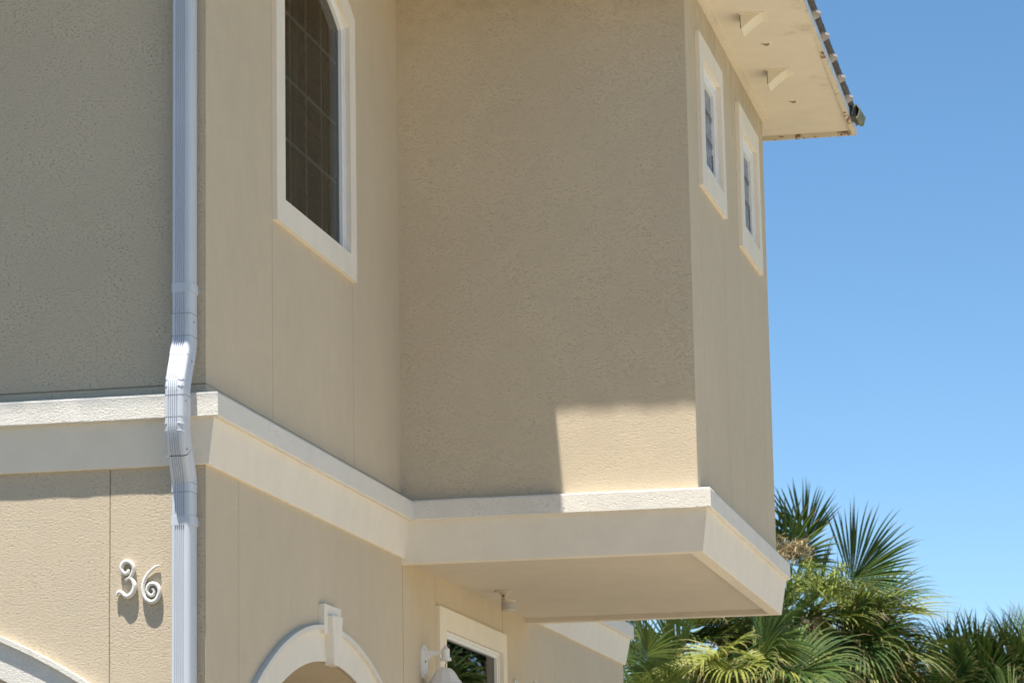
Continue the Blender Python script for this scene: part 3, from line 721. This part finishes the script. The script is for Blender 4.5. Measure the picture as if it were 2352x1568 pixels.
def inflorescence(rng, c, parent, mat, R=.3, n=26, drop=.5, out=(0, 0, 0)):
    m_ = MB(); c = Vector(c)
    for i in range(n):
        a = rng.uniform(0, 2*PI); d = Vector((math.cos(a)*rng.uniform(.3, 1), math.sin(a)*rng.uniform(.3, 1), rng.uniform(-.2, .9)))+Vector(out); d.normalize()
        p = c.copy(); pts = []
        for k in range(6): pts.append(p.copy()); p = p+d*R/5; d = (d+Vector((0, 0, -.22*drop))).normalized()
        m_.tube(pts, [.006, .005, .004, .004, .003, .002], 4, False)
        for k in range(34):
            b = pts[rng.randint(1, 5)]; e = Vector((rng.gauss(0, 1), rng.gauss(0, 1), rng.gauss(-.2, 1))).normalized()*rng.uniform(.03, .09)
            q = e.cross(Vector((0, 0, 1))).normalized()*.0045; m_.add([b-q, b+q, b+e+q*.9, b+e-q*.9], [(0, 1, 2, 3)])
            q2 = Vector((0, 0, .006)); m_.add([b+e*.5-q2, b+e*.5+q2, b+e+q2, b+e-q2], [(0, 1, 2, 3)])
    return m_.build('flower_stalk', mat, parent)

def palm(name, base, top, label, seed, special=(), nrand=24, R=.85, yellow=(.0, .55), elev=(-70, 45), pet=(.45, .8), deadn=5, group='sabal palms behind the house', azr=(0, 360), cat='palm tree', droopk=1.0):
    rng = random.Random(seed); r = empty(name, (base[0], base[1], 0)); tag(r, label, cat, group)
    m_ = MB(); pts = []; N = 14
    for i in range(N+1):
        t = i/N; pts.append((base[0]+(top[0]-base[0])*t, base[1]+(top[1]-base[1])*t, (top[2]-.05)*t))
    rad = [.19-.03*(i/N)+.012*(i % 2) for i in range(N+1)]; m_.tube(pts, rad, 12); m_.build('trunk', M_trunk, r)
    T = Vector(top)
    for (dv, pl, RR, dr, yl, *ex) in special: frond(rng, T, dv, pl, RR, dr, yl, parent=r, roll=(ex[0] if ex else 0), nseg=(ex[1] if len(ex) > 1 else 46), spread=(ex[2] if len(ex) > 2 else 2.15))
    for i in range(nrand):
        az = math.radians(rng.uniform(*azr)); t = (i+.5)/nrand; el = math.radians(elev[1]+(elev[0]-elev[1])*t+rng.uniform(-12, 12))
        dv = (math.cos(az)*math.cos(el), math.sin(az)*math.cos(el), math.sin(el))
        frond(rng, T+Vector((0, 0, -.25*t)), dv, rng.uniform(*pet), R*rng.uniform(.85, 1.1), (.6+1.7*t)*rng.uniform(.9, 1.9)*droopk, yellow[0]+(yellow[1]-yellow[0])*rng.random()*(.4+.6*t), parent=r, roll=rng.uniform(-1.1, 1.1))
    for i in range(deadn):
        az = rng.uniform(0, 2*PI); frond(rng, T+Vector((0, 0, -.3)), (math.cos(az)*.5, math.sin(az)*.5, -.8), .4, R*.8, 1.6, .3, nseg=26, dead=True, parent=r)
    return r, rng, T

# the tall palm right of the bay
r, rng, T = palm('palm_tree', (.45, 22.1), (.36, 22.0, 5.10), 'tall palm right of the bay with a pale green flower cluster and raised fan leaves', 5,
    special=[((-.10, -.1, 1), .60, .74, .20, .05, 0, 34, 1.0), ((.72, -.05, .66), .36, .92, .30, .03, 1.35, 46, 1.15), ((-.35, -.2, .9), .55, .7, .45, .1, .4),
             ((.95, -.25, .10), .55, .95, .9, .35, .3), ((.75, -.5, .15), .45, .9, 1.0, .4, -.2), ((.9, -.2, -.25), .6, .95, 1.0, .45, .2), ((.35, -.8, .05), .45, .85, 1.1, .35, 0),
             ((-.1, -.9, .0), .5, .85, 1.2, .3, .2), ((.6, -.6, -.4), .6, .9, 1.2, .6, .1), ((1, .1, -.5), .7, .95, 1.1, .3, .1), ((.8, -.3, -.9), .7, .95, 1.0, .3, .1)],
    nrand=52, R=.80, yellow=(.0, .75), elev=(-88, 22), deadn=4)
inflorescence(rng, (.58, 20.7, 5.22), r, M_flower, .36, 60, .5)
inflorescence(rng, (.19, 21.2, 5.70), r, M_flower_d, .27, 34, .8)
# lower palm whose head shows under the bay
palm('palm_tree', (-.25, 20.1), (-.28, 20.0, 4.42), 'low palm under the bay with yellowing fronds drooping forward', 8,
    special=[((.1, -.95, .15), .45, .80, 1.7, .62, 0), ((-.35, -.8, .1), .4, .8, 1.4, .7, .2), ((.7, -.6, 0), .55, .85, 1.2, .55, .1), ((.3, -.9, -.4), .5, .8, 1.4, .6, 0)],
    nrand=30, R=.82, yellow=(.0, .6), elev=(-80, 30), deadn=6)
palm('palm_tree', (-1.35, 22.6), (-1.35, 22.5, 4.85), 'palm at the far corner of the house with long arching leaf tips', 13,
    special=[((.5, -.7, .35), .5, .9, 1.1, .5, 0), ((.8, -.4, .1), .6, .9, 1.1, .4, .2), ((.9, 0, .5), .5, .9, .8, .3, .2)],
    nrand=32, R=.88, yellow=(.0, .45), elev=(-80, 30), deadn=5)
palm('palm_tree', (-.72, 17.6), (-.74, 17.5, 3.62), 'small young palm nearest the house with bright green open fans', 17,
    special=[((.35, -.7, .7), .35, .48, .6, .15, .1, 34), ((.05, -.7, .5), .4, .5, .8, .25, 0, 34), ((.8, -.5, .3), .5, .5, .7, .2, 0, 34)],
    nrand=12, R=.55, yellow=(.1, .35), elev=(-50, 60), deadn=1)
palm('palm_tree', (.62, 23.1), (.60, 23.0, 4.10), 'low palm behind the tall one with dense hanging leaves', 23,
    nrand=36, R=.9, yellow=(.0, .4), elev=(-85, 25), deadn=3)
palm('palm_tree', (1.9, 26.1), (1.92, 26.0, 4.12), 'round headed fine leaved palm standing apart at the right', 29,
    nrand=34, R=.80, yellow=(.0, .25), elev=(-60, 88), deadn=2, pet=(.35, .6), droopk=.7,
    special=[((0, -.2, 1), .45, .75, .3, .05, 0), ((.4, -.2, 1), .45, .75, .4, .1, .3), ((-.4, -.2, 1), .45, .75, .4, .1, -.3), ((.8, -.3, .6), .45, .75, .5, .15, .2), ((-.8, -.3, .6), .45, .75, .5, .15, .2)])
palm('palm_tree', (2.78, 25.6), (2.80, 25.5, 3.95), 'palm cut off by the right edge of the view', 31,
    nrand=30, R=.85, yellow=(.0, .35), elev=(-70, 80), deadn=2)
palm('palm_tree', (4.9, 23.1), (4.9, 23.0, 5.6), 'palm reflected in the window under the bay, outside the view', 37, nrand=22, R=.9, yellow=(.0, .4), elev=(-70, 70), deadn=3)
palm('palm_tree', (4.4, 21.1), (4.4, 21.0, 4.3), 'second palm reflected in the low window, outside the view', 41, nrand=22, R=.9, yellow=(.0, .4), elev=(-70, 70), deadn=3)

# dense shrubbery behind the palms
def leafblob(name, c, rad, n, label, seed, mat, cat='shrub', lsize=.10):
    rng = random.Random(seed); r = empty(name, (c[0], c[1], 0)); tag(r, label, cat, 'dark shrubs behind the palms')
    m_ = MB()
    for k in range(7):
        a = rng.uniform(0, 2*PI); rr = rng.uniform(.2, .75)
        e = (c[0]+math.cos(a)*rad[0]*rr, c[1]+math.sin(a)*rad[1]*rr, c[2]+rng.uniform(.2, .8)*rad[2]*.8)
        m_.tube([(c[0]+rng.uniform(-.1, .1), c[1]+rng.uniform(-.1, .1), 0), (c[0]+(e[0]-c[0])*.4, c[1]+(e[1]-c[1])*.4, c[2]*.5), e], [.06, .045, .015], 6)
    m_.build('trunk', M_trunk, r)
    m_ = MB(); cl = []
    for k in range(26):
        u = Vector((rng.gauss(0, 1), rng.gauss(0, 1), rng.gauss(0, 1))).normalized(); q = rng.random()**.4
        cl.append((Vector((c[0]+u.x*rad[0]*q, c[1]+u.y*rad[1]*q, c[2]+u.z*rad[2]*q)), rng.uniform(.25, .5)))
    for i in range(n):
        cc, cr_ = cl[rng.randrange(len(cl))]; p = cc+Vector((rng.gauss(0, 1), rng.gauss(0, 1), rng.gauss(0, 1)))*cr_*.6
        a = Vector((rng.gauss(0, 1), rng.gauss(0, 1), rng.gauss(0, .8))).normalized(); b = a.orthogonal().normalized(); b = (Matrix.Rotation(rng.uniform(0, 6.28), 3, a) @ b)
        L = lsize*rng.uniform(.6, 1.3); wd = L*.34
        m_.add([p, p+a*L*.5+b*wd*.5, p+a*L, p+a*L*.5-b*wd*.5], [(0, 1, 2, 3)])
    m_.build('foliage', mat, r); return r
M_sh = plain('dark_shrub_leaf', (.035, .06, .02), .55, .4, var=.4, scale=3)
shr = [((-2.6, 27, 2.7), 'leftmost dark shrub in the gap beside the house'), ((-.6, 28, 2.9), 'dark shrub behind the drooping yellow fronds'), ((1.0, 29, 2.5), 'dark shrub behind the tall palm trunk'),
       ((2.6, 30, 2.2), 'dark shrub low between the tall and the round palm'), ((4.4, 30, 2.2), 'dark shrub behind the palm at the right edge')]
for i, (c, lb) in enumerate(shr): leafblob('shrub', c, (1.5, 1.2, 2.0), 9000, lb, 50+i, M_sh)
leafblob('tree', (5.0, 26.5, 4.2), (1.7, 1.6, 4.2), 16000, 'broad dark tree reflected in the low window, outside the view', 77, M_sh, 'tree', .16)

# unseen tree masses added behind the camera to block low sky light
for i, (x, lb) in enumerate(((-22, 'leftmost added sky-blocking tree, outside the view'), (-12, 'second added sky-blocking tree, outside the view'), (-2, 'middle added sky-blocking tree, outside the view'), (8, 'fourth added sky-blocking tree, outside the view'), (18, 'rightmost added sky-blocking tree, outside the view'))):
    t = leafblob('tree', (x, -34, 7.5), (6.2, 3.5, 7.2), 9000, lb, 90+i, M_sh, 'tree', .9); t['group'] = 'added trees blocking the low sky'
